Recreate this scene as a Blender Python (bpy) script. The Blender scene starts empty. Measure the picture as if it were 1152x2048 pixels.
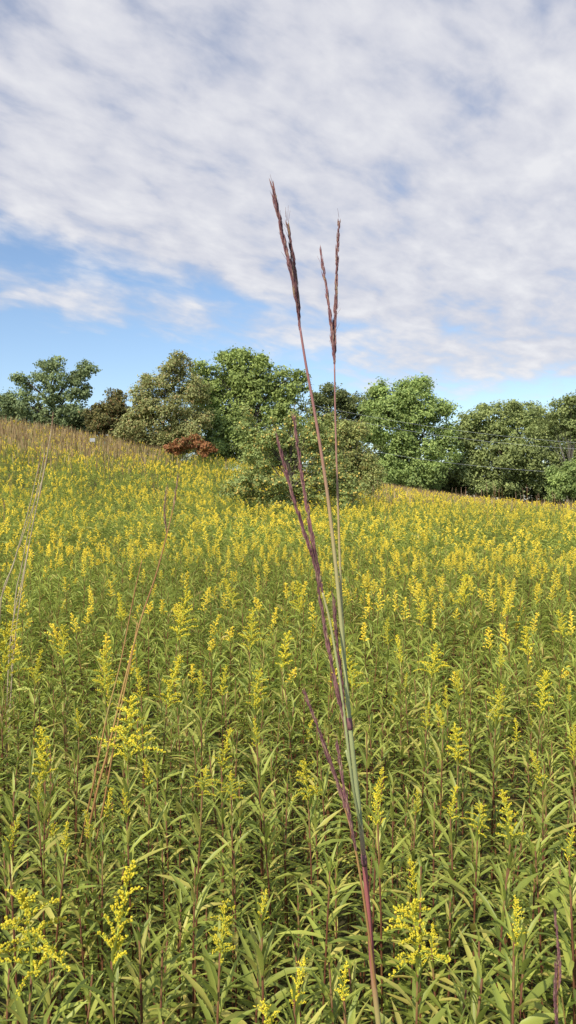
import bpy, math, random
import numpy as np
from mathutils import Vector
rng = np.random.default_rng(11); random.seed(11)
sc = bpy.context.scene; C = sc.collection
f = 1577.0; HZ = 1000.0; CAMZ = 1.75
PITCH = math.atan((1024-HZ)/f)
# ------------------------------------------------------------------ helpers
def at(px, py, Y):
    u = (px-576)/f; v = -(py-1024)/f
    d = np.array([u, math.cos(PITCH)+v*math.sin(PITCH), -math.sin(PITCH)+v*math.cos(PITCH)])
    return np.array([0, 0, CAMZ]) + d*(Y/d[1])
def ground(x, y):
    x = np.asarray(x, float); y = np.asarray(y, float)
    s = (np.clip(y, 0, 68)/60)**1.8
    s = s*(1-0.85*np.clip((y-100)/300, 0, 1))
    z = s*(2.75-0.15*60*np.tanh(x/60))
    return z + 0.03*np.sin(x*0.9+1)*np.sin(y*0.7)*np.clip(y/10, 0, 1)
def unit(v): 
    v = np.asarray(v, float); return v/(np.linalg.norm(v)+1e-12)
def tube(pts, radii, n=6):
    pts = np.asarray(pts, float); k = len(pts); radii = np.broadcast_to(np.asarray(radii, float), (k,))
    T = np.gradient(pts, axis=0); T /= (np.linalg.norm(T, axis=1)[:, None]+1e-12)
    V = []; ref = np.array([0.31, 0.95, 0.07]) if abs(T[0][1]) < .8 else np.array([1., 0, 0])
    for i in range(k):
        a = np.cross(T[i], ref); a = unit(a); b = np.cross(T[i], a)
        for j in range(n):
            an = 2*math.pi*j/n
            V.append(pts[i]+radii[i]*(math.cos(an)*a+math.sin(an)*b))
    F = []
    for i in range(k-1):
        for j in range(n):
            p = i*n+j; q = i*n+(j+1) % n
            F += [(p, q, q+n), (p, q+n, p+n)]
    for j in range(1, n-1): F += [(0, j+1, j), ((k-1)*n, (k-1)*n+j, (k-1)*n+j+1)]
    return np.array(V), np.array(F)
def bipyr(c, ax, L, r, n=4, mid=.4):
    ax = unit(ax); a = unit(np.cross(ax, [0.3, 0.5, 0.81])); b = np.cross(ax, a)
    V = [c, c+ax*L]+[c+ax*L*mid+r*(math.cos(2*math.pi*j/n)*a+math.sin(2*math.pi*j/n)*b) for j in range(n)]
    F = []
    for j in range(n):
        p = 2+j; q = 2+(j+1) % n
        F += [(0, q, p), (1, p, q)]
    return np.array(V), np.array(F)
def leaf(base, az, pitch, L, W, droop, fold=.25, detail=True, twist=0):
    o = np.array([math.cos(az), math.sin(az), 0]); up = np.array([0, 0, 1.]); s = np.array([-math.sin(az), math.cos(az), 0])
    s = unit(s*math.cos(twist)+up*math.sin(twist))
    if detail:
        ts = [0, .22, .5, .78, 1]; ws = [0, .8, 1, .55, 0]
    else:
        ts = [0, .45, 1]; ws = [0, 1, 0]
    p = np.array(base, float); pts = [p.copy()]; nn = []
    for i in range(1, len(ts)):
        an = pitch-droop*(ts[i]+ts[i-1])/2
        d = o*math.cos(an)+up*math.sin(an)
        p = p+d*L*(ts[i]-ts[i-1]); pts.append(p.copy())
        nn.append(-o*math.sin(an)+up*math.cos(an))
    V = [pts[0]]
    if not detail:
        m = pts[1]; V += [m+s*W/2+nn[0]*fold*W*.4, m-s*W/2+nn[0]*fold*W*.4, pts[2]]
        return np.array(V), np.array([(0, 2, 3), (0, 3, 1)])
    for i in (1, 2, 3):
        w = W/2*ws[i]; n_ = nn[i-1]
        V += [pts[i]+s*w+n_*w*fold*2, pts[i], pts[i]-s*w+n_*w*fold*2]
    V.append(pts[4]); F = [(0, 2, 1), (0, 3, 2)]
    for r in (1, 4):
        F += [(r, r+1, r+4), (r, r+4, r+3), (r+1, r+2, r+5), (r+1, r+5, r+4)]
    F += [(7, 8, 10), (8, 9, 10)]
    return np.array(V), np.array(F)
def cat(parts):
    Vs, Fs, Ms, o = [], [], [], 0
    for p in parts:
        V, F = p[0], p[1]; m = p[2] if len(p) > 2 else 0
        Vs.append(V); Fs.append(F+o); Ms.append(np.full(len(F), m) if np.isscalar(m) else m); o += len(V)
    return np.concatenate(Vs), np.concatenate(Fs), np.concatenate(Ms)
def mesh(name, geo, mats, smooth=False):
    V, F = geo[0], geo[1]; M = geo[2] if len(geo) > 2 else np.zeros(len(F), int)
    me = bpy.data.meshes.new(name)
    me.vertices.add(len(V)); me.vertices.foreach_set('co', np.ascontiguousarray(V, dtype=np.float32).ravel())
    me.loops.add(len(F)*3); me.loops.foreach_set('vertex_index', np.ascontiguousarray(F, dtype=np.int32).ravel())
    me.polygons.add(len(F)); me.polygons.foreach_set('loop_start', np.arange(0, len(F)*3, 3, dtype=np.int32))
    for m in (mats if isinstance(mats, (list, tuple)) else [mats]): me.materials.append(m)
    me.polygons.foreach_set('material_index', np.ascontiguousarray(M, dtype=np.int32))
    me.update(calc_edges=True)
    me.polygons.foreach_set('use_smooth', np.full(len(F), smooth))
    return me
def obj(name, me, parent=None, loc=(0, 0, 0)):
    o = bpy.data.objects.new(name, me); C.objects.link(o); o.location = loc
    if parent: o.parent = parent
    return o
def tag(o, label=None, cat_=None, group=None, kind=None):
    if label: o['label'] = label
    if cat_: o['category'] = cat_
    if group: o['group'] = group
    if kind: o['kind'] = kind
    return o
def empty(name, loc, label, cat_, group=None, rz=0):
    o = bpy.data.objects.new(name, None); C.objects.link(o); o.location = loc; o.rotation_euler = (0, 0, rz)
    o.empty_display_size = .1
    return tag(o, label, cat_, group)
def smooth(pts, n=8):
    P = np.asarray(pts, float); P = np.vstack([2*P[0]-P[1], P, 2*P[-1]-P[-2]]); out = []
    for i in range(1, len(P)-2):
        for t in np.linspace(0, 1, n, endpoint=False):
            a, b, c, d = P[i-1], P[i], P[i+1], P[i+2]
            out.append(.5*((2*b)+(-a+c)*t+(2*a-5*b+4*c-d)*t*t+(-a+3*b-3*c+d)*t**3))
    out.append(P[-2]); return np.array(out)
# ------------------------------------------------------------------ materials
def newmat(name):
    m = bpy.data.materials.new(name); m.use_nodes = True; nt = m.node_tree; nt.nodes.clear()
    return m, nt, nt.nodes.new, nt.links.new
def ramp(nt, cols, inter='LINEAR'):
    r = nt.nodes.new('ShaderNodeValToRGB'); cr = r.color_ramp; cr.interpolation = inter
    while len(cr.elements) < len(cols): cr.elements.new(.5)
    for e, (p, c) in zip(cr.elements, cols): e.position = p; e.color = (*c, 1)
    return r
def leafmat(name, cols, nscale=1.5, lo=.7, hi=1.3, tr=.3, rough=.55, spec=.25):
    m, nt, N, L = newmat(name)
    g = N('ShaderNodeNewGeometry'); r = ramp(nt, cols); L(g.outputs['Random Per Island'], r.inputs[0])
    tc = N('ShaderNodeTexCoord'); no = N('ShaderNodeTexNoise'); no.inputs['Scale'].default_value = nscale; no.inputs['Detail'].default_value = 3
    L(tc.outputs['Object'], no.inputs['Vector'])
    mr = N('ShaderNodeMapRange'); mr.inputs[1].default_value = .3; mr.inputs[2].default_value = .7; mr.inputs[3].default_value = lo; mr.inputs[4].default_value = hi
    L(no.outputs[0], mr.inputs[0])
    oi = N('ShaderNodeObjectInfo'); m2 = N('ShaderNodeMapRange'); m2.inputs[3].default_value = .82; m2.inputs[4].default_value = 1.15
    L(oi.outputs['Random'], m2.inputs[0])
    mu = N('ShaderNodeMath'); mu.operation = 'MULTIPLY'; L(mr.outputs[0], mu.inputs[0]); L(m2.outputs[0], mu.inputs[1])
    vs = N('ShaderNodeVectorMath'); vs.operation = 'SCALE'; L(r.outputs[0], vs.inputs[0]); L(mu.outputs[0], vs.inputs['Scale'])
    p = N('ShaderNodeBsdfPrincipled'); p.inputs['Roughness'].default_value = rough; p.inputs['Specular IOR Level'].default_value = spec
    L(vs.outputs[0], p.inputs['Base Color'])
    t = N('ShaderNodeBsdfTranslucent'); L(vs.outputs[0], t.inputs[0])
    mx = N('ShaderNodeMixShader'); mx.inputs[0].default_value = tr; L(p.outputs[0], mx.inputs[1]); L(t.outputs[0], mx.inputs[2])
    o = N('ShaderNodeOutputMaterial'); L(mx.outputs[0], o.inputs[0]); return m
def noisemat(name, cols, scale=8, rough=.8, spec=.2, stretch=(1, 1, 1), bump=0):
    m, nt, N, L = newmat(name)
    tc = N('ShaderNodeTexCoord'); mp = N('ShaderNodeMapping'); mp.inputs['Scale'].default_value = stretch
    L(tc.outputs['Object'], mp.inputs[0])
    no = N('ShaderNodeTexNoise'); no.inputs['Scale'].default_value = scale; no.inputs['Detail'].default_value = 5; L(mp.outputs[0], no.inputs['Vector'])
    r = ramp(nt, cols); L(no.outputs[0], r.inputs[0])
    p = N('ShaderNodeBsdfPrincipled'); p.inputs['Roughness'].default_value = rough; p.inputs['Specular IOR Level'].default_value = spec
    L(r.outputs[0], p.inputs['Base Color'])
    if bump:
        b = N('ShaderNodeBump'); b.inputs['Strength'].default_value = bump; L(no.outputs[0], b.inputs['Height']); L(b.outputs[0], p.inputs['Normal'])
    o = N('ShaderNodeOutputMaterial'); L(p.outputs[0], o.inputs[0]); return m
M_leaf = leafmat('goldenrod_leaf', [(0, (.17, .22, .046)), (.35, (.28, .335, .06)), (.7, (.39, .43, .08)), (.92, (.50, .515, .11)), (.985, (.60, .52, .13)), (1, (.44, .28, .10))], 6, .72, 1.26, .4, .45, .4)
M_leaf_far = leafmat('goldenrod_leaf_far', [(0, (.19, .24, .05)), (.5, (.315, .37, .068)), (.92, (.44, .46, .095)), (1, (.50, .40, .13))], .35, .85, 1.2, .4, .55, .3)
M_flow = leafmat('goldenrod_flower', [(0, (.56, .57, .06)), (.3, (.80, .70, .06)), (.7, (.90, .75, .06)), (1, (.93, .80, .10))], 20, .92, 1.1, .32, .6, .15)
M_flow_far = leafmat('goldenrod_flower_far', [(0, (.66, .60, .08)), (.4, (.86, .70, .085)), (1, (.92, .77, .095))], .3, .85, 1.15, .32, .6, .1)
M_stem = noisemat('goldenrod_stem', [(.35, (.13, .048, .028)), (.58, (.18, .085, .034)), (.78, (.23, .23, .055))], 9, .6)
M_gstem = noisemat('flower_stalk', [(.3, (.34, .40, .055)), (.7, (.52, .54, .08))], 30, .6)
M_ground = noisemat('soil', [(.3, (.035, .028, .016)), (.55, (.06, .055, .024)), (.75, (.08, .09, .03))], 2.2, .95, .1, bump=.4)
M_bark = noisemat('bark', [(.3, (.05, .04, .03)), (.7, (.14, .115, .09))], 5, .9, .1, (1, 1, .25), .4)
M_bark_pale = noisemat('pale_bark', [(.3, (.13, .115, .09)), (.7, (.26, .23, .19))], 5, .9, .1, (1, 1, .25), .4)
M_spike = leafmat('bluestem_spikelet', [(0, (.20, .09, .10)), (.5, (.33, .155, .155)), (.85, (.42, .23, .19)), (.95, (.48, .33, .21)), (1, (.58, .44, .26))], 60, .85, 1.2, .36, .6, .2)
M_spike_tan = leafmat('dry_spikelet', [(0, (.18, .09, .07)), (.5, (.32, .19, .12)), (1, (.5, .37, .22))], 60, .8, 1.25, .15, .6, .2)
M_dry = leafmat('dry_grass_blade', [(0, (.26, .16, .08)), (.5, (.42, .28, .14)), (1, (.56, .44, .22))], .3, .8, 1.2, .25, .7, .1)
M_drystem = noisemat('dry_stem', [(.3, (.32, .24, .14)), (.7, (.46, .38, .24))], 6, .6)
M_rust = noisemat('rusty_stem', [(.3, (.30, .14, .06)), (.6, (.42, .25, .09)), (.75, (.32, .30, .10))], 5, .55)
def culm_material():
    m, nt, N, L = newmat('bluestem_culm')
    tc = N('ShaderNodeTexCoord'); sp = N('ShaderNodeSeparateXYZ'); L(tc.outputs['Object'], sp.inputs[0])
    no = N('ShaderNodeTexNoise'); no.inputs['Scale'].default_value = 12; L(tc.outputs['Object'], no.inputs['Vector'])
    ma = N('ShaderNodeMath'); ma.operation = 'MULTIPLY_ADD'; ma.inputs[1].default_value = .08; L(no.outputs[0], ma.inputs[0]); L(sp.outputs[2], ma.inputs[2])
    mr = N('ShaderNodeMapRange'); mr.inputs[1].default_value = 1.39; mr.inputs[2].default_value = 2.04; L(ma.outputs[0], mr.inputs[0])
    r = ramp(nt, [(.02, (.36, .36, .13)), (.11, (.40, .32, .12)), (.17, (.36, .11, .10)), (.24, (.36, .12, .11)), (.275, (.34, .37, .17)), (.46, (.36, .38, .16)), (.57, (.42, .32, .15)), (.66, (.36, .20, .13)), (.76, (.30, .13, .12)), (.9, (.27, .10, .11))])
    L(mr.outputs[0], r.inputs[0])
    p = N('ShaderNodeBsdfPrincipled'); p.inputs['Roughness'].default_value = .5; p.inputs['Specular IOR Level'].default_value = .3; L(r.outputs[0], p.inputs['Base Color'])
    o = N('ShaderNodeOutputMaterial'); L(p.outputs[0], o.inputs[0]); return m
M_culm = culm_material()
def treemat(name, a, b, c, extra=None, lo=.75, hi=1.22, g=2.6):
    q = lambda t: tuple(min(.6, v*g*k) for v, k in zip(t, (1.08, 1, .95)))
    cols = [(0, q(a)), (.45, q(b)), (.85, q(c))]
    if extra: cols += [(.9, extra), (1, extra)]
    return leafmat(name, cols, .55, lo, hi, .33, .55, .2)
M_tA = treemat('tree_blue_green', (.05, .072, .035), (.08, .108, .05), (.11, .14, .06), g=2.7)
M_tB = treemat('tree_brown_green', (.055, .062, .025), (.09, .095, .035), (.13, .12, .04), (.34, .20, .08), g=2.4)
M_tC = treemat('tree_olive', (.09, .105, .042), (.122, .138, .054), (.165, .175, .07), (.48, .35, .15), g=2.7)
M_tD = treemat('tree_mid_green', (.075, .103, .034), (.108, .145, .044), (.145, .184, .055), g=3.0)
M_tE = treemat('tree_fresh_green', (.08, .118, .04), (.115, .162, .05), (.155, .205, .065), g=3.0)
M_tF = treemat('tree_deep_green', (.06, .08, .03), (.09, .114, .043), (.125, .15, .055), g=2.8)
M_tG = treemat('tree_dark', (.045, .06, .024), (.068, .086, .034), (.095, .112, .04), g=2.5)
M_apple = treemat('apple_leaf', (.068, .092, .034), (.10, .13, .044), (.14, .168, .055), (.52, .40, .11), g=2.9)
M_olive2 = treemat('olive_shrub', (.085, .104, .038), (.118, .14, .05), (.16, .175, .06), (.44, .34, .12), g=2.7)
M_red = treemat('sumac_rust', (.20, .095, .05), (.29, .135, .06), (.31, .18, .07), (.28, .26, .09), g=1.75)
M_fruit = leafmat('yellow_fruit', [(0, (.66, .44, .09)), (1, (.82, .62, .16))], 4, .9, 1.15, .05, .5, .3)
M_wire = noisemat('wire', [(.3, (.30, .32, .33)), (.7, (.40, .42, .43))], 3, .5)
M_pole = noisemat('pole_wood', [(.3, (.12, .09, .07)), (.7, (.2, .16, .12))], 4, .9, .1, (1, 1, .2))
M_white = noisemat('white_board', [(.3, (.32, .32, .31)), (.7, (.42, .42, .4))], 6, .7)

# ------------------------------------------------------------------ ground
def axis_pts(lim, near, k):
    return np.linspace(0, 1, k)**2.4*(lim-near)+near
xs = np.concatenate([-axis_pts(900, 46, 16)[::-1], np.linspace(-44, 44, 90), axis_pts(900, 46, 16)])
ys = np.concatenate([-axis_pts(500, 1, 10)[::-1], np.linspace(0, 90, 110), axis_pts(1500, 92, 26)])
X, Y = np.meshgrid(xs, ys); Z = ground(X, Y)
V = np.stack([X, Y, Z], -1).reshape(-1, 3); nx = len(xs); F = []
for j in range(len(ys)-1):
    i = np.arange(nx-1)+j*nx
    F.append(np.stack([i, i+1, i+nx+1], 1)); F.append(np.stack([i, i+nx+1, i+nx], 1))
tag(obj('ground', mesh('ground', (V, np.concatenate(F)), M_ground, True)), kind='structure')

# ------------------------------------------------------------------ goldenrod prototypes
def plume(r, h, R, nb, nh, up, bend, sides=4, hl=.0058, hr=.0020, tubes=True, oneside=0., nod=0.):
    fl, st = [], []
    side_az = r.uniform(0, 6.28); w = max(oneside*.45, nod)
    top = np.array([w*h*math.cos(side_az), w*h*math.sin(side_az), h*(1-.25*w)])
    def axp(t): return np.array([top[0]*t**2, top[1]*t**2, top[2]*t])
    if tubes: st.append((*tube([axp(t) for t in (0, .35, .7, .97)], [.0017, .0014, .001, .0006], 4), 1))
    for i in range(nb):
        t = .02+.9*(i+r.uniform(.1, .9))/nb
        L = (R*(1-t)**.75*r.uniform(.4, 1.3)+.012); az = i*2.399+r.uniform(-.6, .6)
        if oneside: az = side_az+(az % 6.283-3.14)*(1-.45*oneside)
        o = np.array([math.cos(az), math.sin(az), 0]); an = up+r.uniform(-.25, .3)+.35*t; p = axp(t); pts = [p]
        for k in range(5):
            p = p+L/5*(o*math.cos(an)+np.array([0, 0, math.sin(an)])); pts.append(p); an -= bend/5*r.uniform(.6, 1.4)
        pts = np.array(pts)
        if tubes: st.append((*tube(pts[[0, 2, 5]], [.0009, .0007, .0004], 3), 1))
        n = max(3, int(round(nh*(L/R)**.9)))
        for j in range(n):
            s = (.1+.92*(j+r.uniform(0, .9))/n)*5; k = min(4, int(s)); c = pts[k]+(pts[k+1]-pts[k])*(s-k)
            c = c+r.normal(0, .0013, 3)+np.array([0, 0, .0005])
            d = np.array([0, 0, 1.])+o*.55+r.normal(0, .35, 3)
            fl.append((*bipyr(c, d, hl*r.uniform(.6, 1.3), hr*r.uniform(.7, 1.25), sides, .6), 0))
    for j in range(max(4, nh)):
        t = .8+.2*j/max(4, nh)
        fl.append((*bipyr(axp(t)+r.normal(0, .002, 3), np.array([0, 0, 1.])+r.normal(0, .4, 3), hl*1.1, hr, sides, .6), 0))
    return cat(fl+st)
def foliage(r, H, n, detail, z0=.25, wk=1., lk=1.):
    out = []
    for i in range(n):
        t = (i+r.uniform(0, .5))/n; z = H*(z0+(1-z0)*t)
        L = (.042+.07*math.sin(math.pi*min(1, .10+(1-t)*1.0)**.8))*r.uniform(.65, 1.2)*lk
        if t > .9: L *= .8
        pitch = math.radians(16+24*t+42*max(0, t-.72)/.28+r.uniform(-20, 20)); droop = math.radians(r.uniform(10, 80))*(1.1-.5*t)
        az = i*2.399+r.uniform(-.5, .5); bend = .02*math.sin(z*3)
        out.append(leaf((bend, 0, z), az, pitch, L, L*r.uniform(.095, .14)*wk, droop, r.uniform(.15, .35), detail, r.uniform(-.6, .6)))
    return cat(out)
def stemgeo(H, n, r0=.0036):
    zs = np.linspace(0, H, 6); return tube(np.stack([.02*np.sin(zs*3), zs*0, zs], 1), np.linspace(r0, r0*.55, 6), n)
NF = 9
fol = [mesh('goldenrod_foliage', foliage(rng, 1., int(rng.integers(58, 76)), True), M_leaf, True) for _ in range(NF)]
stm = mesh('goldenrod_stem', stemgeo(1., 6), M_stem, True)
PLU = {
 'cone':   [mesh('goldenrod_plume', plume(rng, .16, .046, 26, 23, .9, 1.1, nod=rng.uniform(0, .3)), [M_flow, M_gstem]) for _ in range(6)],
 'slim':   [mesh('goldenrod_plume', plume(rng, .16, .028, 22, 15, 1.0, .7, nod=rng.uniform(0, .3)), [M_flow, M_gstem]) for _ in range(5)],
 'full':   [mesh('goldenrod_plume', plume(rng, .16, .075, 28, 34, .75, 1.15, nod=.2), [M_flow, M_gstem]) for _ in range(3)],
 'spread': [mesh('goldenrod_plume', plume(rng, .16, .10, 22, 46, .6, 1.0, nod=.2), [M_flow, M_gstem]) for _ in range(2)],
 'droop':  [mesh('goldenrod_plume', plume(rng, .16, .058, 22, 28, .75, 1.5, oneside=.75), [M_flow, M_gstem]) for _ in range(2)],
}
PL = [
 (52, 1752, 190, 'spread', 'goldenrod with the widest flat yellow sprays, in the bottom left corner'),
 (208, 1712, 200, 'slim', 'thin goldenrod with sparse yellow side sprays right of the bottom left corner plume'),
 (440, 1795, 110, 'cone', 'goldenrod with a short yellow cone between the bottom left corner and the tall bluestem'),
 (520, 1755, 55, 'slim', 'small budding goldenrod tip just left of the lowest part of the tall bluestem'),
 (838, 1738, 175, 'droop', 'large nodding goldenrod plume to the right of the bluestem stem, near the bottom'),
 (1030, 1772, 85, 'slim', 'slim goldenrod spike near the bottom right, right of the nodding plume'),
 (535, 1985, 110, 'cone', 'goldenrod plume cut by the bottom edge left of the bluestem'),
 (575, 1905, 85, 'slim', 'slim yellow goldenrod tip just above the bottom edge plume'),
 (265, 1385, 125, 'full', 'full golden plume with broad skirt in the left foreground'),
 (328, 1302, 100, 'cone', 'tall bright goldenrod just behind the broad skirted plume at left'),
 (432, 1445, 80, 'slim', 'narrow goldenrod tip midway between the broad left plume and the bluestem'),
 (402, 1525, 45, 'spread', 'low flat topped goldenrod spray left of the bluestem'),
 (458, 1535, 45, 'spread', 'second low flat goldenrod spray nearer the bluestem'),
 (610, 1495, 90, 'droop', 'goldenrod plume leaning beside the lowest purple bluestem spike'),
 (740, 1562, 75, 'slim', 'slim goldenrod spike close on the right of the bluestem stem'),
 (762, 1528, 65, 'slim', 'second slim goldenrod spike just right of the bluestem stem, the farther one'),
 (920, 1432, 80, 'cone', 'neat goldenrod cone in the right foreground'),
 (1030, 1562, 95, 'cone', 'goldenrod cone at the right, above the bottom right spike'),
 (965, 1602, 45, 'spread', 'small flat goldenrod cluster left of the right hand cone'),
 (908, 1555, 60, 'slim', 'small goldenrod spike between the bluestem and the right edge'),
 (92, 1438, 105, 'cone', 'goldenrod plume at the left edge beside the broad skirted plume'),
 (82, 1540, 50, 'slim', 'thin goldenrod spike at far left below the left edge plume'),
 (506, 1212, 80, 'cone', None), (510, 1330, 80, 'cone', None), (352, 1175, 100, 'cone', None),
 (12, 1235, 120, 'full', 'wide sprawling goldenrod plume at the left edge below the dry grass stalks'),
 (565, 1255, 75, 'cone', None), (212, 1295, 85, 'cone', None), (710, 1285, 85, 'cone', None),
 (862, 1280, 65, 'full', 'broad goldenrod top in the right middle distance'), (842, 1195, 50, 'cone', None),
 (990, 1360, 75, 'cone', None), (1075, 1330, 85, 'cone', None), (1085, 1492, 65, 'slim', 'slim goldenrod spike near the right edge above the right hand cone'),
 (845, 1395, 50, 'cone', None), (876, 1398, 45, 'slim', None), (930, 1142, 65, 'cone', None),
 (130, 1245, 65, 'cone', None), (75, 1290, 65, 'slim', None), (440, 1325, 60, 'slim', None), (402, 1335, 55, 'slim', None),
 (600, 1155, 65, 'cone', None), (780, 1230, 55, 'slim', None), (805, 1265, 55, 'slim', None), (1060, 1240, 60, 'cone', None),
 (1125, 1215, 55, 'cone', None), (280, 1330, 55, 'slim', None), (165, 1410, 45, 'slim', None), (690, 1380, 45, 'slim', None),
 (1140, 1440, 65, 'slim', None), (1000, 1280, 45, 'slim', None), (915, 1330, 50, 'slim', None), (470, 1150, 55, 'cone', None),
 (245, 1180, 60, 'slim', None), (30, 1165, 65, 'cone', None), (1015, 1180, 45, 'slim', None), (660, 1235, 50, 'slim', None),
 (20, 1620, 65, 'slim', None), (700, 1905, 65, 'slim', None), (1130, 1640, 55, 'slim', None), (520, 1430, 50, 'slim', None),
]
G_leafy = 'leafy goldenrods not yet in flower in the near field'
G_small = 'smaller flowering goldenrods scattered through the near field'
L_leafy = 'leafy green goldenrod stem without open flowers in the near field'
L_small = 'smaller goldenrod in yellow flower among leafy stems in the near field'
placed = []
def add_goldenrod(x, y, hs, style, ph, label, group, rz, fi, lean=.06):
    z = float(ground(x, y))
    e = empty('goldenrod', (x, y, z-.01), label, 'goldenrod', group, rz)
    e.rotation_euler = (rng.uniform(-lean, lean), rng.uniform(-lean, lean), rz)
    s = obj('stem', stm, e); s.scale = (1, 1, hs)
    g = obj('foliage', fol[fi], e); kk = rng.uniform(.82, 1.12); g.scale = (kk, kk, hs)
    if style:
        p = obj('flower_plume', PLU[style][int(rng.integers(len(PLU[style])))], e, (.02*math.sin(3), 0, hs-.02))
        k = (ph+.02)/.16; p.scale = (k, k, k); p.rotation_euler = (rng.uniform(-.15, .15), rng.uniform(-.15, .15), rng.uniform(0, 6.28))
    return e
for (px, py, ph, style, lab) in PL:
    hs = rng.uniform(.97, 1.07)
    lo, hi = .6, 14.
    for _ in range(40):
        mid = (lo+hi)/2; P = at(px, py, mid)
        if P[2]-float(ground(P[0], P[1]))-hs-ph*mid/f > 0: lo = mid
        else: hi = mid
    P = at(px, py, lo); placed.append((P[0], P[1]))
    add_goldenrod(P[0], P[1], hs, style, ph*lo/f, lab or L_small, None if lab else G_small, rng.uniform(0, 6.28), int(rng.integers(NF)), .015)
n_ind = len(PL)
placed = np.array(placed)
sp = .128
gx, gy = np.meshgrid(np.arange(-6.5, 6.5, sp), np.arange(.5, 11, sp))
pts = np.stack([gx.ravel(), gy.ravel()], 1)+rng.uniform(-.5, .5, (gx.size, 2))*sp*1.15
pts = pts[np.abs(pts[:, 0]) < .365*pts[:, 1]*1.1+.75]
d2 = ((pts[:, None, :]-placed[None])**2).sum(-1).min(1); pts = pts[d2 > .05**2]
pts = pts[((pts[:, 0]-.1)**2+(pts[:, 1]-.55)**2) > .02]
pts = pts[np.argsort(pts[:, 1])]
inview = (np.abs(pts[:, 0]) < .365*pts[:, 1]+.03) & (pts[:, 1] > 1.05)
idx = np.where(inview)[0][:300-n_ind]
keep = np.ones(len(pts), bool); keep[idx] = False
for i in idx:
    x, y = pts[i]; fl = rng.random() < .10 and y > 1.5
    add_goldenrod(x, y, rng.uniform(.74, .99), 'slim' if fl else None, rng.uniform(.05, .09), L_small if fl else L_leafy, G_small if fl else G_leafy, rng.uniform(0, 6.28), int(rng.integers(NF)))
rest = pts[keep]
# ------------------------------------------------------------------ goldenrod field mass (stuff)
def proto_mid(flower):
    H = 1.; V_, F_, _ = foliage(rng, H, 46, False, .35, 1.15)
    parts = [(V_, F_, 0), (*stemgeo(H, 3, .0036), 1)]
    if flower:
        R = rng.choice([.02, .03, .044]); V_, F_, M_ = plume(rng, rng.uniform(.09, .18), R, 16, 9, .9, 1.1, 3, .0092, .0034, False, nod=rng.uniform(0, .4))
        parts.append((V_+np.array([.003, 0, H-.02]), F_, 2))
    return cat(parts)
def proto_far(n, leaves, nb, nh, hl, flower_p, spread, lk):
    parts = []
    for k in range(n):
        H = rng.uniform(.75, 1.12); o = np.array([rng.uniform(-spread, spread), rng.uniform(-spread, spread), 0]) if n > 1 else np.zeros(3)
        V_, F_, _ = foliage(rng, H, leaves, False, .45, 1.45, lk); parts.append((V_+o, F_, 0))
        if rng.random() < flower_p:
            V_, F_, M_ = plume(rng, rng.uniform(.1, .22), rng.uniform(.025, .062), nb, nh, .75, 1.0, 3, hl, hl*.4, False, nod=rng.uniform(0, .5))
            parts.append((V_+o+np.array([0, 0, H-.04]), F_, 2))
    return cat(parts)
mid_leaf = [proto_mid(False) for _ in range(6)]; mid_flow = [proto_mid(True) for _ in range(12)]
f1_leaf = [proto_far(1, 24, 0, 0, 0, 0, 0, 1.2) for _ in range(4)]; f1_flow = [proto_far(1, 22, 10, 5, .019, 1, 0, 1.2) for _ in range(12)]
f2 = [proto_far(3, 14, 7, 3, .036, .75, .22, 1.5) for _ in range(10)]
f2g = [proto_far(3, 16, 7, 3, .036, .14, .22, 1.5) for _ in range(5)]
big = []
def spread_protos(protos, P, smin, smax):
    w = rng.integers(len(protos), size=len(P))
    for k, (V_, F_, M_) in enumerate(protos):
        Q = P[w == k]
        if not len(Q): continue
        n = len(Q); a = rng.uniform(0, 6.283, n); s = rng.uniform(smin, smax, n); lx = rng.normal(0, .07, n); ly = rng.normal(0, .07, n)
        c, sn = np.cos(a)[:, None], np.sin(a)[:, None]
        vx = (V_[:, 0]*c-V_[:, 1]*sn)*s[:, None]; vy = (V_[:, 0]*sn+V_[:, 1]*c)*s[:, None]; vz = V_[:, 2][None]*s[:, None]
        vx = vx+vz*lx[:, None]+Q[:, 0:1]; vy = vy+vz*ly[:, None]+Q[:, 1:2]; vz = vz+ground(Q[:, 0], Q[:, 1])[:, None]-.01
        Vall = np.stack([vx, vy, vz], -1).reshape(-1, 3)
        Fall = (F_[None]+(np.arange(n)*len(V_))[:, None, None]).reshape(-1, 3)
        big.append((Vall, Fall, np.tile(M_, n)))
def pn(x, y, s):                                       # irregular flowering drifts
    w1 = x*s*1.3+y*s*.7+1.2+1.3*np.sin(y*s*.45+x*s*.2); w2 = x*s*.6-y*s*1.1+.4+1.1*np.sin(x*s*.8)
    return .5+.28*np.sin(w1)+.22*np.sin(w2)
y_ = rest[:, 1]; pf = np.clip(.08+.032*(y_-3), .07, .32)*(.4+1.2*pn(rest[:, 0], y_, .9)); fl = rng.random(len(rest)) < np.where(y_ < 1.5, 0, pf)
spread_protos(mid_leaf, rest[~fl], .74, 1.03); spread_protos(mid_flow, rest[fl], .84, 1.06)
def band(y0, y1, dens):
    n = int((y1-y0)*2*(.365*y1*1.12+1.5)*dens); P = np.stack([rng.uniform(-1, 1, n)*(.365*y1*1.12+1.5), rng.uniform(y0, y1, n)], 1)
    return P[np.abs(P[:, 0]) < .365*P[:, 1]*1.12+1.5]
P = band(11, 18, 32); k = rng.random(len(P)) < .14+.38*pn(P[:, 0], P[:, 1], .7); spread_protos(f1_leaf, P[~k], .74, 1.05); spread_protos(f1_flow, P[k], .82, 1.12)
P = band(18, 30, 20); k = rng.random(len(P)) < .14+.5*pn(P[:, 0], P[:, 1], .5); spread_protos(f1_leaf, P[~k], .74, 1.06); spread_protos(f1_flow, P[k], .82, 1.14)
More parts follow.
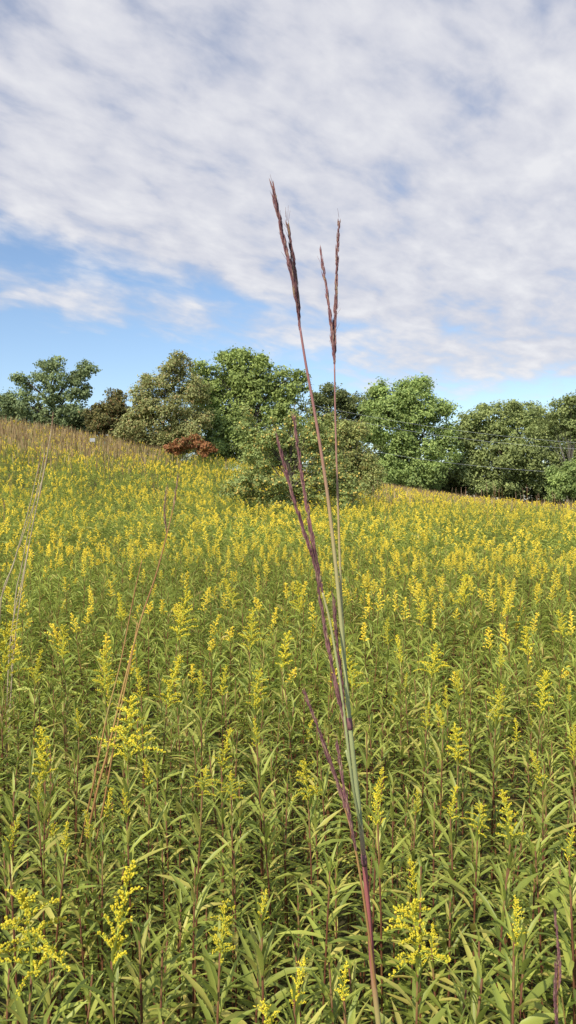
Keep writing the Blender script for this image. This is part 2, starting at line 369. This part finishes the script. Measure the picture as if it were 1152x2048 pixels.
P = band(30, 67, 5.); k = rng.random(len(P)) < .2+.58*pn(P[:, 0], P[:, 1], .28); spread_protos(f2g, P[~k], .8, 1.12); spread_protos(f2, P[k], .82, 1.12)
o = obj('goldenrod_field', mesh('goldenrod_field', cat(big), [M_leaf_far, M_stem, M_flow_far]))
tag(o, 'distant goldenrod massed in yellow flower across the sloping field', 'goldenrod', kind='stuff')
def dry_mass(P, hmin, hmax, w):
    n = len(P); a = rng.uniform(0, 6.283, n); h = rng.uniform(hmin, hmax, n); z = ground(P[:, 0], P[:, 1])
    dx, dy = np.cos(a)*w, np.sin(a)*w; lx, ly = rng.normal(0, .12, n)*h, rng.normal(0, .12, n)*h
    b = np.stack([P[:, 0], P[:, 1], z], 1); t = b+np.stack([lx, ly, h], 1); m = b+(t-b)*.72
    D = np.stack([dx, dy, dx*0], 1)
    V = np.stack([b-D*.5, b+D*.5, m-D, m+D, t], 1).reshape(-1, 3); o = (np.arange(n)*5)[:, None, None]
    F = (np.array([(0, 1, 3), (0, 3, 2), (2, 3, 4)])[None]+o).reshape(-1, 3); return V, F
n = 19000; Yd = rng.uniform(44, 67.5, n); u = -.44+.44*rng.random(n)**1.4; Pd = np.stack([u*Yd, Yd], 1)
keepd = rng.random(n) < np.clip((Yd-50)/13, .05, 1)*np.clip((-.12-u)/.10, .06, 1)
Pd = Pd[keepd]
n = 2600; Yr = rng.uniform(34, 67, n); ur = rng.uniform(.08, .44, n); Pr = np.stack([ur*Yr, Yr], 1)
n = 8500; Yr = rng.uniform(58, 68, n); ur = rng.uniform(.10, .44, n); Pr = np.concatenate([Pr, np.stack([ur*Yr, Yr], 1)])
tag(obj('dry_grass', mesh('dry_grass', cat([(*dry_mass(Pd, 1.0, 1.6, .02), 0), (*dry_mass(Pr, .95, 1.5, .018), 0)]), M_dry)), 'reddish brown dry grass along the top of the field', 'grass', kind='stuff')

# ------------------------------------------------------------------ bluestem grasses
def raceme(curve, r, L=.0090, rad=.0009, step=.0022, taper=True, awn=True):
    c = np.asarray(curve); seg = np.linalg.norm(np.diff(c, axis=0), axis=1); S = np.concatenate([[0], np.cumsum(seg)]); tot = S[-1]; out = []
    s = 0; k = 0
    while s < tot:
        t = s/tot; p = np.array([np.interp(s, S, c[:, i]) for i in range(3)]); q = np.array([np.interp(min(tot, s+.004), S, c[:, i]) for i in range(3)])
        if np.linalg.norm(q-p) < 1e-5: break
        T = unit(q-p); a = unit(np.cross(T, [.2, .9, .1])); b = np.cross(T, a)
        for m in range(3):
            an = r.uniform(0, 6.283); rd = a*math.cos(an)+b*math.sin(an)
            sz = (1-.4*t)*min(1, .55+t*4) if taper else 1
            ax = T+rd*r.uniform(.02, .14)
            out.append((*bipyr(p+rd*rad*r.uniform(.2, .9), ax, L*sz*r.uniform(.7, 1.3), rad*sz*r.uniform(.5, .85), 5, .4), 0))
            if awn and r.random() < .14:
                e = p+unit(ax)*L*.8; out.append((*tube([e, e+unit(ax+r.normal(0, .2, 3))*L*r.uniform(.5, 1.1)], [.00014, .00007], 3), 0))
        s += step*r.uniform(.6, 1.4); k += 1
    out.append((*tube(c, np.linspace(rad*.8, rad*.35, len(c)), 5), 0))
    return cat(out)
def px_curve(pl, n=7): return smooth([at(*p) for p in pl], n)
def grass(label, root, culms, mat_c, mat_s, group=None, name='bluestem_plant', cat_='bluestem'):
    e = empty(name, root, label, cat_, group); R = np.array(root)
    for c in culms:
        P = smooth([np.array(g) for g in c.get('ground', [])]+[at(*p) for p in c['path']], 8)-R
        o = obj('culm', mesh('culm', tube(P, np.linspace(c['r'][0], c['r'][1], len(P)), 8), c.get('m', mat_c), True), e)
        for nd in c.get('nodes', []):
            q = at(*nd)-R; i = int(np.argmin(((P-q)**2).sum(1))); i = min(max(i, 1), len(P)-2)
            T = unit(P[i+1]-P[i-1]); rr = np.interp(i, [0, len(P)-1], c['r'])
            obj('stem_node', mesh('stem_node', tube([P[i]-T*.004, P[i]-T*.0015, P[i]+T*.0015, P[i]+T*.004], [rr*1.05, rr*1.3, rr*1.25, rr*1.03], 8), M_spike, True), o)
        for rc in c.get('rac', []):
            obj('raceme', mesh('raceme', raceme(px_curve(rc)-R, rng, **c.get('rk', {})), c.get('ms', mat_s)), o)
    return e
gz = lambda x, y: float(ground(x, y))
main_root = (.20, .62, 0.)
bl = [
 dict(ground=[(.20, .62, 0), (.145, .58, .6), (.098, .545, 1.1)], r=(.0022, .0007),
      path=[(757, 2048, .52), (740, 1860, .515), (728, 1720, .51), (714, 1580, .505), (703, 1480, .5), (690, 1340, .5), (680, 1220, .5), (668, 1100, .5), (655, 990, .5), (640, 890, .5), (625, 800, .5), (612, 730, .5), (600, 655, .5)],
      nodes=[(728, 1725, .51), (703, 1450, .5)],
      rac=[[(600, 660, .5), (594, 600, .5), (580, 530, .5), (562, 450, .5), (546, 372, .5)],
           [(598, 640, .5), (588, 570, .495), (569, 490, .495), (556, 430, .495), (546, 392, .495)],
           [(597, 620, .5), (592, 565, .505), (585, 510, .506), (576, 448, .506)]], rk=dict(rad=.0010)),
 dict(path=[(704, 1490, .503), (694, 1380, .512), (686, 1260, .52), (680, 1130, .52), (675, 980, .52), (671, 850, .52), (669, 725, .52)], r=(.0011, .0005),
      rac=[[(669, 728, .52), (664, 670, .52), (656, 600, .52), (648, 550, .52), (641, 503, .52)],
           [(669, 728, .52), (669, 660, .523), (672, 590, .525), (674, 520, .525), (678, 442, .525)]], rk=dict(rad=.00088, L=.0078)),
 dict(path=[(722, 1660, .508), (704, 1560, .49), (692, 1460, .485), (678, 1350, .485), (660, 1245, .485), (645, 1185, .485)], r=(.0010, .0007),
      rac=[[(645, 1185, .485), (632, 1120, .485), (620, 1050, .485), (606, 965, .485), (596, 900, .485), (588, 838, .485)],
           [(640, 1165, .485), (622, 1105, .482), (602, 1045, .48), (580, 975, .48), (566, 920, .48), (557, 884, .48)],
           [(690, 1450, .485), (672, 1370, .484), (656, 1290, .484), (642, 1210, .484), (634, 1150, .484)]], rk=dict(rad=.0009)),
 dict(path=[(716, 1600, .507), (702, 1540, .51), (692, 1500, .512)], r=(.0010, .0008),
      rac=[[(700, 1530, .512), (690, 1440, .512), (682, 1360, .512), (674, 1280, .512), (667, 1193, .512)]], rk=dict(rad=.001)),
 dict(path=[(752, 1985, .518), (738, 1870, .508), (722, 1760, .5), (706, 1675, .497), (690, 1615, .495)], r=(.0009, .0007), m=M_rust,
      rac=[[(692, 1620, .495), (676, 1570, .495), (655, 1510, .495), (634, 1450, .495), (611, 1392, .495)],
           [(712, 1700, .497), (700, 1640, .492), (686, 1560, .49), (674, 1490, .49)]], rk=dict(rad=.00085)),
]
grass('tall purple bluestem grass rising alone in front of the whole field', main_root, bl, M_culm, M_spike)
P0 = at(1112, 2048, .78); r0 = (P0[0]+.01, P0[1]+.03, 0.)
grass('short reddish brown bluestem spike in the bottom right corner', r0, [dict(ground=[r0, (P0[0]+.005, P0[1]+.01, .6)], path=[(1114, 2048, .78), (1118, 1960, .78)], r=(.0016, .001), rac=[[(1118, 1975, .78), (1119, 1930, .78), (1115, 1880, .78), (1110, 1828, .78)], [(1115, 2060, .78), (1110, 2000, .775), (1112, 1930, .775)]], rk=dict(rad=.0013))], M_rust, M_spike)
YR = 2.3; P0 = at(190, 1600, YR); r0 = (P0[0]-.2, P0[1]+.1, gz(P0[0]-.2, P0[1]))
g2 = (P0[0]-.1, P0[1]+.05, .45)
grass('single rusty grass stalk leaning right with a thin tip, left of centre', r0, [
  dict(ground=[r0, g2], path=[(190, 1600, YR), (216, 1500, YR), (245, 1380, YR), (280, 1245, YR), (312, 1150, YR), (336, 1060, YR), (350, 1000, YR)], r=(.0042, .0015),
       rac=[[(346, 1020, YR), (351, 985, YR), (356, 952, YR)], [(333, 1065, YR), (329, 1020, YR), (333, 978, YR)]], rk=dict(rad=.0022, L=.018, step=.006)),
  dict(ground=[(r0[0]+.03, r0[1], r0[2]), (g2[0]+.03, g2[1], .45)], path=[(205, 1620, YR), (235, 1450, YR), (262, 1320, YR), (275, 1245, YR)], r=(.0036, .0015)),
  dict(ground=[(r0[0]-.02, r0[1]+.02, r0[2]), (g2[0]-.02, g2[1]+.02, .45)], path=[(180, 1600, YR), (212, 1440, YR), (240, 1330, YR), (268, 1190, YR), (284, 1120, YR)], r=(.0034, .0012))], M_rust, M_spike_tan)
YL = 3.4; P0 = at(10, 1400, YL); r0 = (P0[0]-.05, P0[1], gz(P0[0], YL))
dl = []
for k, pth in enumerate([[(30, 1280), (60, 1080), (88, 945), (104, 850)], [(0, 1225), (28, 1125), (56, 1025), (79, 925)], [(20, 1290), (46, 1150), (72, 1020), (96, 900)], [(-30, 1300), (12, 1170), (50, 1060), (84, 960)], [(28, 1230), (44, 1130), (62, 1040), (90, 905)]]):
    Yk = YL+.03*k; b0 = at(pth[0][0], pth[0][1], Yk)
    dl.append(dict(ground=[(r0[0]+.02*k-.04, r0[1]+.02*k, r0[2]), (r0[0]*.5+b0[0]*.5, Yk, .55)], path=[(a, b, Yk) for a, b in pth], r=(.0034, .0015),
                   rac=[[(pth[-1][0]-4, pth[-1][1]+32, Yk), (pth[-1][0]-1, pth[-1][1]+10, Yk), (pth[-1][0]+2, pth[-1][1]-22, Yk)]], rk=dict(rad=.0018, L=.02, step=.008)))
grass('clump of pale tan dry grass stalks leaning right at the left edge', r0, dl, M_drystem, M_spike_tan, name='dry_grass_clump', cat_='dry grass')
tuft = []
for k in range(4):
    lx, ly = rng.normal(0, .1, 2); H = rng.uniform(1.3, 1.7); b = np.array([rng.uniform(-.12, .12), rng.uniform(-.12, .12), 0])
    P = smooth([b, b+np.array([lx*.3, ly*.3, H*.5]), b+np.array([lx, ly, H*.88]), ], 5); hd = smooth([P[-1], P[-1]+np.array([lx*.15, ly*.15, .07]), P[-1]+np.array([lx*.3+.01, ly*.3, .17])], 4)
    tuft.append((mesh('culm', tube(P, np.linspace(.005, .003, len(P)), 4), M_rust), mesh('raceme', raceme(hd, rng, .03, .006, .015, awn=False), M_spike_tan)))
far_spots = [(748, 24), (762, 30), (772, 17), (885, 28), (905, 34), (962, 26), (985, 20), (1003, 40), (1040, 24), (1052, 30), (1078, 36), (1130, 18), (1110, 27), (1145, 33), (840, 40), (930, 22), (325, 22), (310, 28), (205, 40), (250, 44), (290, 36), (60, 34), (20, 26), (110, 42), (140, 48), (415, 40), (5, 16)]
for px, Yk in far_spots:
    x = (px-576)/f*Yk
    e = empty('bluestem_tuft', (x, Yk, gz(x, Yk)), 'thin reddish brown grass tuft standing above the yellow flowers in the far field', 'grass tuft', 'grass tufts scattered over the far field', rng.uniform(0, 6.28))
    e.scale = (1, 1, rng.uniform(.9, 1.2))
    for j in rng.choice(4, 3, replace=False):
        c = obj('culm', tuft[j][0], e); obj('raceme', tuft[j][1], c)

# ------------------------------------------------------------------ trees and shrubs
def woody(name, label, cat_, px, Yt, lobes, m, bark=M_bark, leafL=.28, nleaf=9000, clump=.75, trunk_r=.22, group=None, depth=.9, fill=.35, upb=.5, fruit=0, rag=1.):
    base = at(px, 900, Yt); bx = base[0]; bz = gz(bx, Yt); R = np.array([bx, Yt, bz])
    e = empty(name, tuple(R), label, cat_, group)
    s = Yt/f; LC = []
    for (lx, ly, rx, ry) in lobes:
        c = at(lx, ly, Yt)-R; c[1] += rng.uniform(-.5, .5)*min(rx, ry)*s*.8
        LC.append((c, rx*s*.95, ry*s*.95, True))
    for (c, rx, ry, _) in list(LC):
        for _k in range(int(4*rag)):
            d = unit(rng.normal(0, 1, 3)); k = rng.uniform(.22, .42)
            LC.append((c+d*np.array([rx, (rx+ry)/2, ry])*rng.uniform(.8, 1.04), rx*k, ry*k, False))
    vol = np.array([l[1]*l[2]*(1 if l[3] else 1.4) for l in LC]); vol /= vol.sum(); Vs = []
    wood = []
    main = [l for l in LC if l[3]]
    top = max(l[0][2] for l in main); low = min(l[0][2]-l[2] for l in main)
    cz = float(np.mean([l[0][2] for l in main])); mx = float(np.mean([l[0][0] for l in main]))
    trunk_top = np.array([mx*.6, 0, top*.8])
    tp = smooth([(0, 0, -.3), (mx*.1, 0, cz*.45), trunk_top*np.array([.6, 1, .62]), trunk_top], 5)
    wood.append((*tube(tp, np.linspace(trunk_r, trunk_r*.2, len(tp)), 8), 0))
    for (c, rx, ry, prim), w in zip(LC, vol):
        zst = max(low*.55, min(c[2]*.55, top*.6)); i = int(np.argmin(np.abs(tp[:, 2]-zst))); st = tp[i]
        lp = smooth([st, (st+c)/2+np.array([0, 0, .12*np.linalg.norm(c-st)]), c+np.array([0, 0, ry*.4])], 5)
        tk = .45 if prim else .16
        wood.append((*tube(lp, np.linspace(trunk_r*tk, trunk_r*tk*.18, len(lp)), 6 if prim else 4), 0))
        nc = max(3, int(round(w*nleaf/40))); rd = (rx+ry)/2*depth
        for _ in range(nc):
            d = unit(rng.normal(0, 1, 3)); rr = rng.uniform(fill, 1.0)
            cc = c+d*np.array([rx, rd, ry])*rr*.9
            cr = clump*rng.uniform(.4, 1.1)
            if prim and rng.random() < .08:
                wood.append((*tube(smooth([lp[-2], (lp[-2]+cc)/2+rng.normal(0, .1, 3)*clump, cc], 3), np.linspace(trunk_r*.1, trunk_r*.025, 7), 4), 0))
            nl = int(40*rng.uniform(.6, 1.4))
            q = rng.normal(0, 1, (nl, 3)); q /= np.linalg.norm(q, axis=1)[:, None]; q *= (rng.random((nl, 1))**.5)*cr*np.array([1.25, 1.25, .85])
            Vs.append(np.concatenate([cc+q, np.repeat(d[None], nl, 0)+q/cr*.6], 1))
    A = np.concatenate(Vs); A = A[A[:, 2] > .05]; p = A[:, :3]; nrm = A[:, 3:]+np.array([0, 0, upb])+rng.normal(0, .7, (len(A), 3)); nrm /= np.linalg.norm(nrm, axis=1)[:, None]
    t = np.cross(nrm, rng.normal(0, 1, (len(A), 3))); t /= (np.linalg.norm(t, axis=1)[:, None]+1e-9); b = np.cross(nrm, t)
    L = leafL*rng.uniform(.6, 1.25, (len(A), 1)); W = L*.65
    Vv = np.stack([p-t*L*.5, p+b*W*.5+nrm*W*.12, p+t*L*.5, p-b*W*.5+nrm*W*.12], 1).reshape(-1, 3)
    F = (np.array([(0, 1, 2), (0, 2, 3)])[None]+(np.arange(len(A))*4)[:, None, None]).reshape(-1, 3)
    obj('trunk', mesh('trunk', cat(wood), bark, True), e)
    obj('crown', mesh('crown', (Vv, F), m), e)
    if fruit:
        fr = []
        sel = p[rng.choice(len(p), fruit*3, replace=False)]
        sel = sel[np.argsort(sel[:, 1])][:fruit]
        for q in sel:
            fr.append((*bipyr(q+np.array([0, -.06, -.06]), (0, 0, 1), .085, .038, 6, .5), 0))
        o = obj('fruit', mesh('fruit', cat(fr), M_fruit, True), e); o['kind'] = 'stuff'; o['label'] = 'small yellow fruit and yellowed leaves over the crown'
    return e
woody('tree', 'blue green tree with an uneven open crown at the far left', 'tree', 110, 80, [(112, 765, 48, 44), (48, 800, 44, 34), (165, 780, 28, 38), (18, 808, 28, 30), (120, 828, 62, 44), (100, 728, 28, 18), (172, 736, 18, 16), (60, 838, 58, 38), (150, 850, 44, 32), (35, 760, 14, 12)], M_tA, leafL=.27, nleaf=24000, clump=.66, rag=1.3)
woody('tree', 'small brownish tree between the far left tree and the olive tree', 'tree', 226, 77, [(225, 808, 36, 36), (212, 850, 44, 42), (248, 845, 38, 40), (190, 830, 24, 36)], M_tB, leafL=.26, nleaf=15000, clump=.6, trunk_r=.15)
woody('tree', 'thin yellowing olive tree left of the tallest green tree', 'tree', 325, 66, [(330, 765, 52, 44), (290, 795, 42, 40), (362, 725, 32, 26), (385, 785, 42, 48), (320, 830, 70, 54), (275, 850, 44, 42), (380, 855, 44, 48), (330, 885, 64, 34)], M_tC, leafL=.2, nleaf=34000, clump=.6, trunk_r=.16)
woody('tree', 'tallest green tree, behind and left of the bluestem stem', 'tree', 490, 71, [(470, 748, 66, 46), (430, 775, 54, 58), (530, 765, 58, 46), (578, 778, 32, 36), (500, 825, 88, 60), (450, 860, 64, 60), (470, 714, 38, 20), (580, 830, 42, 58), (520, 727, 24, 16), (600, 752, 14, 16), (520, 895, 86, 44), (400, 810, 40, 56), (430, 900, 50, 36), (500, 775, 70, 50)], M_tD, leafL=.25, nleaf=56000, clump=.68, trunk_r=.28)
woody('tree', 'dark tree seen just right of the bluestem stem, behind the others', 'tree', 680, 92, [(662, 800, 38, 32), (708, 808, 36, 32), (690, 845, 60, 42), (635, 830, 34, 44), (740, 825, 28, 40), (720, 860, 50, 40)], M_tG, leafL=.32, nleaf=19000, clump=.8, trunk_r=.2)
woody('tree', 'broad fresh green tree right of the bluestem', 'tree', 825, 76, [(800, 795, 60, 44), (832, 832, 68, 58), (770, 845, 58, 58), (880, 825, 30, 36), (850, 905, 72, 62), (790, 912, 58, 56), (830, 768, 30, 16), (755, 792, 24, 26), (895, 900, 28, 54), (830, 955, 80, 38)], M_tE, leafL=.25, nleaf=50000, clump=.72, trunk_r=.28)
woody('tree', 'deep green round topped tree between the fresh green tree and the right edge', 'tree', 1005, 80, [(1000, 838, 66, 36), (950, 855, 44, 38), (1060, 845, 50, 42), (1000, 905, 84, 62), (1050, 920, 60, 58), (940, 915, 46, 58), (1020, 816, 32, 14), (985, 965, 76, 40), (925, 870, 26, 40)], M_tF, leafL=.27, nleaf=44000, clump=.78, trunk_r=.26)
woody('tree', 'sparse tree with pale bare limbs at the right edge', 'tree', 1135, 70, [(1125, 815, 36, 28), (1155, 845, 38, 42), (1100, 850, 24, 28), (1180, 800, 36, 36), (1195, 870, 30, 40)], M_tF, bark=M_bark_pale, leafL=.24, nleaf=13000, clump=.6, trunk_r=.11)
woody('tree', 'dense green tree just behind the sparse tree at the right edge', 'tree', 1140, 92, [(1140, 880, 60, 64), (1090, 875, 48, 60), (1170, 850, 50, 54), (1130, 935, 66, 56), (1190, 920, 50, 60)], M_tF, leafL=.32, nleaf=26000, clump=.85, trunk_r=.2)
woody('shrub', 'light green shrub at the right edge under the sparse tree', 'shrub', 1128, 63, [(1118, 972, 40, 36), (1150, 955, 40, 46), (1185, 965, 34, 44)], M_tE, leafL=.19, nleaf=14000, clump=.42, trunk_r=.07)
woody('shrub', 'low rusty red sumac at the foot of the olive tree', 'shrub', 372, 60, [(365, 888, 30, 16), (345, 896, 24, 13), (392, 884, 18, 14), (412, 898, 18, 14)], M_red, leafL=.19, nleaf=3600, clump=.3, trunk_r=.04)
woody('apple_tree', 'rounded apple tree dotted with yellow, nearest the centre of the field', 'apple tree', 585, 26, [(590, 900, 68, 56), (520, 918, 52, 56), (650, 912, 52, 56), (632, 862, 34, 32), (494, 852, 15, 42), (556, 866, 36, 30), (600, 975, 110, 50), (480, 975, 42, 48), (695, 972, 40, 50), (580, 836, 10, 24), (560, 1010, 96, 36)], M_apple, leafL=.085, nleaf=36000, clump=.2, trunk_r=.07, fruit=240, rag=1.3)
woody('shrub', 'olive shrub just behind the apple tree on its right', 'shrub', 705, 31, [(700, 876, 40, 44), (725, 920, 36, 46), (660, 860, 32, 30), (690, 950, 54, 50), (745, 955, 24, 36)], M_olive2, leafL=.095, nleaf=20000, clump=.25, trunk_r=.06, rag=1.3)
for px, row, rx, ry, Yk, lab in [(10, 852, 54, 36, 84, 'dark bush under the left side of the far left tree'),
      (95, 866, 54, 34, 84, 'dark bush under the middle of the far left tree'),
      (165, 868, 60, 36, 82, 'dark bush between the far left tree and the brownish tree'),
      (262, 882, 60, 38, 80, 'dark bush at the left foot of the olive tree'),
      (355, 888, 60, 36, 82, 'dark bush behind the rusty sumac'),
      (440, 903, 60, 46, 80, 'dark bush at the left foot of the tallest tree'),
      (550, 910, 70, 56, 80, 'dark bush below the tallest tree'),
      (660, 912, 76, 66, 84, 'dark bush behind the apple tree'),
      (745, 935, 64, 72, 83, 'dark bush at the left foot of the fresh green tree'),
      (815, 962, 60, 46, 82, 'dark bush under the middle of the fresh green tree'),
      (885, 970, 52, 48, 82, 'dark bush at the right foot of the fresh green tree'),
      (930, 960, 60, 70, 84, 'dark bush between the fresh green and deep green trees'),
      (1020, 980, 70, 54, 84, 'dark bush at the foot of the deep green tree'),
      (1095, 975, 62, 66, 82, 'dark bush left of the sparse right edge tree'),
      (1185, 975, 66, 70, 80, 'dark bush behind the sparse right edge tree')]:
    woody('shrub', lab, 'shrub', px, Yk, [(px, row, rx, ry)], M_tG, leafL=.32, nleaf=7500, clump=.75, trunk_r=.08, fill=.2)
# ------------------------------------------------------------------ power lines, poles, board
def pole(px, Yk, row, label):
    P = at(px, row, Yk); b = gz(P[0], Yk); H = P[2]-b
    e = empty('utility_pole', (P[0], Yk, b), label, 'utility pole')
    obj('post', mesh('post', tube([(0, 0, -.3), (0, 0, H*.5), (0, 0, H+.3)], [.15, .13, .11], 10), M_pole, True), e)
    obj('crossarm', mesh('crossarm', tube([(-.5, -.16, H-.05), (.5, -.16, H-.05)], [.06, .06], 4), M_pole), e)
    return P
A = pole(520, 78, 785, 'wooden utility pole hidden behind the tallest tree'); B = pole(1300, 60, 895, 'wooden utility pole beyond the right edge')
for k, (dz, sag, lab) in enumerate([(0, .9, 'upper grey power line crossing in front of the right hand trees'), (-.55, 1.1, 'middle grey power line just under the upper one'), (-3.2, 1.2, 'lowest grey power line near the foot of the right hand trees')]):
    t = np.linspace(0, 1, 40)[:, None]; P = A+(B-A)*t; P[:, 2] += dz*(1-.35*t[:, 0])-4*sag*t[:, 0]*(1-t[:, 0]); P[:, 1] -= .22
    tag(obj('power_line', mesh('power_line', tube(P, .009, 4), M_wire)), lab, 'power line')
P = at(185, 880, 60); b = gz(P[0], 60)
e = empty('board', (P[0], 60, b), 'small white board standing at the top left of the field', 'board')
H = P[2]-b
def boxgeo(x0, x1, y0, y1, z0, z1):
    V = np.array([(x, y, z) for x in (x0, x1) for y in (y0, y1) for z in (z0, z1)], float)
    return V, np.array([(0, 1, 3), (0, 3, 2), (4, 6, 7), (4, 7, 5), (0, 4, 5), (0, 5, 1), (2, 3, 7), (2, 7, 6), (0, 2, 6), (0, 6, 4), (1, 5, 7), (1, 7, 3)])
obj('panel', mesh('panel', boxgeo(-.2, .2, -.03, 0, H-.14, H+.14), M_white), e)
for sx in (-.16, .16): obj('post', mesh('post', boxgeo(sx-.03, sx+.03, .003, .06, -.1, H+.1), M_pole), e)

# ------------------------------------------------------------------ world, sun, camera
EL = math.radians(42); AZ = math.radians(210)
sd = Vector((math.sin(AZ)*math.cos(EL), math.cos(AZ)*math.cos(EL), math.sin(EL)))
su = bpy.data.lights.new('sun', 'SUN'); su.energy = 5.0; su.angle = math.radians(.53); su.color = (1, .94, .83)
so = bpy.data.objects.new('sun', su); C.objects.link(so); so.rotation_euler = sd.to_track_quat('Z', 'Y').to_euler(); so.location = (0, 0, 40)
w = bpy.data.worlds.new('World'); sc.world = w; w.use_nodes = True; nt = w.node_tree; nt.nodes.clear(); N = nt.nodes.new; L = nt.links.new
def inp(sock, v):
    if isinstance(v, bpy.types.NodeSocket): L(v, sock)
    else: sock.default_value = v
def MA(op, a, b=None, c=None, clamp=False):
    n = N('ShaderNodeMath'); n.operation = op; n.use_clamp = clamp; inp(n.inputs[0], a)
    if b is not None: inp(n.inputs[1], b)
    if c is not None: inp(n.inputs[2], c)
    return n.outputs[0]
def SS(v, a, b, o0=0., o1=1.):
    n = N('ShaderNodeMapRange'); n.interpolation_type = 'SMOOTHSTEP'; inp(n.inputs[0], v)
    n.inputs[1].default_value = a; n.inputs[2].default_value = b; n.inputs[3].default_value = o0; n.inputs[4].default_value = o1
    return n.outputs[0]
tc = N('ShaderNodeTexCoord'); sx = N('ShaderNodeSeparateXYZ'); L(tc.outputs['Generated'], sx.inputs[0]); dx, dy, dz = sx.outputs
den = MA('ADD', MA('MAXIMUM', dz, 0.0), .16)
u = MA('DIVIDE', dx, den); v = MA('MULTIPLY', MA('DIVIDE', dy, den), .64)
cb = N('ShaderNodeCombineXYZ'); L(u, cb.inputs[0]); L(v, cb.inputs[1])
rt = N('ShaderNodeMapping'); rt.inputs['Rotation'].default_value = (0, 0, -.45); L(cb.outputs[0], rt.inputs[0])
def noise(scale, detail, rough, st, dist=0., off=(0, 0, 0)):
    mp = N('ShaderNodeMapping'); mp.inputs['Scale'].default_value = st; mp.inputs['Location'].default_value = off
    L(rt.outputs[0], mp.inputs[0]); n = N('ShaderNodeTexNoise'); L(mp.outputs[0], n.inputs['Vector'])
    n.inputs['Scale'].default_value = scale; n.inputs['Detail'].default_value = detail; n.inputs['Roughness'].default_value = rough; n.inputs['Distortion'].default_value = dist
    return n.outputs[0]
n_big = noise(1.9, 3, .5, (1, 1, 1), .3, (3.4, 1.2, 0))
n_puf = noise(8.5, 5, .5, (.7, 1.1, 1), .3)
n_fine = noise(24, 4, .55, (.65, 1.1, 1), .2, (5, 2, 0))
s = MA('MULTIPLY_ADD', dx, .26, dz)
c1 = SS(s, .17, .27)
g = MA('DIVIDE', MA('SUBTRACT', MA('MULTIPLY_ADD', dx, .08, dz), .215), .045); c2 = MA('MULTIPLY', MA('EXPONENT', MA('MULTIPLY', MA('MULTIPLY', g, g), -1.)), .74)
c3 = MA('MULTIPLY', MA('MULTIPLY', SS(dx, -.12, .18), SS(dz, .09, .18)), .9)
cov = MA('MAXIMUM', MA('MAXIMUM', c1, c2), c3)
cov = MA('MULTIPLY', cov, SS(dy, -.35, .25))
tex = MA('ADD', MA('MULTIPLY', MA('SUBTRACT', n_big, .5), .95), MA('ADD', MA('MULTIPLY', MA('SUBTRACT', n_puf, .5), 1.25), MA('MULTIPLY', MA('SUBTRACT', n_fine, .5), .4)))
alpha = SS(MA('ADD', cov, tex), .28, 1.02)
alpha = MA('MULTIPLY', alpha, SS(cov, 0, .25)); alpha = MA('MULTIPLY', alpha, .96)
sh = MA('ADD', MA('MULTIPLY', n_puf, .5), MA('ADD', MA('MULTIPLY', n_fine, .2), MA('MULTIPLY', n_big, .3)))
cr = ramp(nt, [(.38, (.57, .59, .69)), (.5, (.70, .71, .78)), (.62, (.85, .85, .88))]); L(sh, cr.inputs[0])
sky = N('ShaderNodeTexSky'); sky.sky_type = 'NISHITA'; sky.sun_disc = False; sky.sun_elevation = EL; sky.sun_rotation = AZ; sky.altitude = 200; sky.air_density = 1.0; sky.dust_density = .8; sky.ozone_density = 1.4
tint = N('ShaderNodeVectorMath'); tint.operation = 'MULTIPLY'; tint.inputs[1].default_value = (1.06, 1.1, 1.15); L(sky.outputs[0], tint.inputs[0])
b1 = N('ShaderNodeBackground'); b1.inputs[1].default_value = .145; L(tint.outputs[0], b1.inputs[0])
b2 = N('ShaderNodeBackground'); b2.inputs[1].default_value = 1.; L(cr.outputs[0], b2.inputs[0])
mx = N('ShaderNodeMixShader'); L(alpha, mx.inputs[0]); L(b1.outputs[0], mx.inputs[1]); L(b2.outputs[0], mx.inputs[2])
wo = N('ShaderNodeOutputWorld'); L(mx.outputs[0], wo.inputs[0])
cam = bpy.data.cameras.new('camera'); co = bpy.data.objects.new('camera', cam); C.objects.link(co); sc.camera = co
co.location = (0, 0, CAMZ); co.rotation_euler = (math.pi/2-PITCH, 0, 0)
cam.sensor_fit = 'VERTICAL'; cam.sensor_height = 36; cam.lens = 18*f/1024; cam.clip_start = .02; cam.clip_end = 4000
sc.view_settings.view_transform = 'Standard'; sc.view_settings.look = 'None'; sc.view_settings.exposure = 0
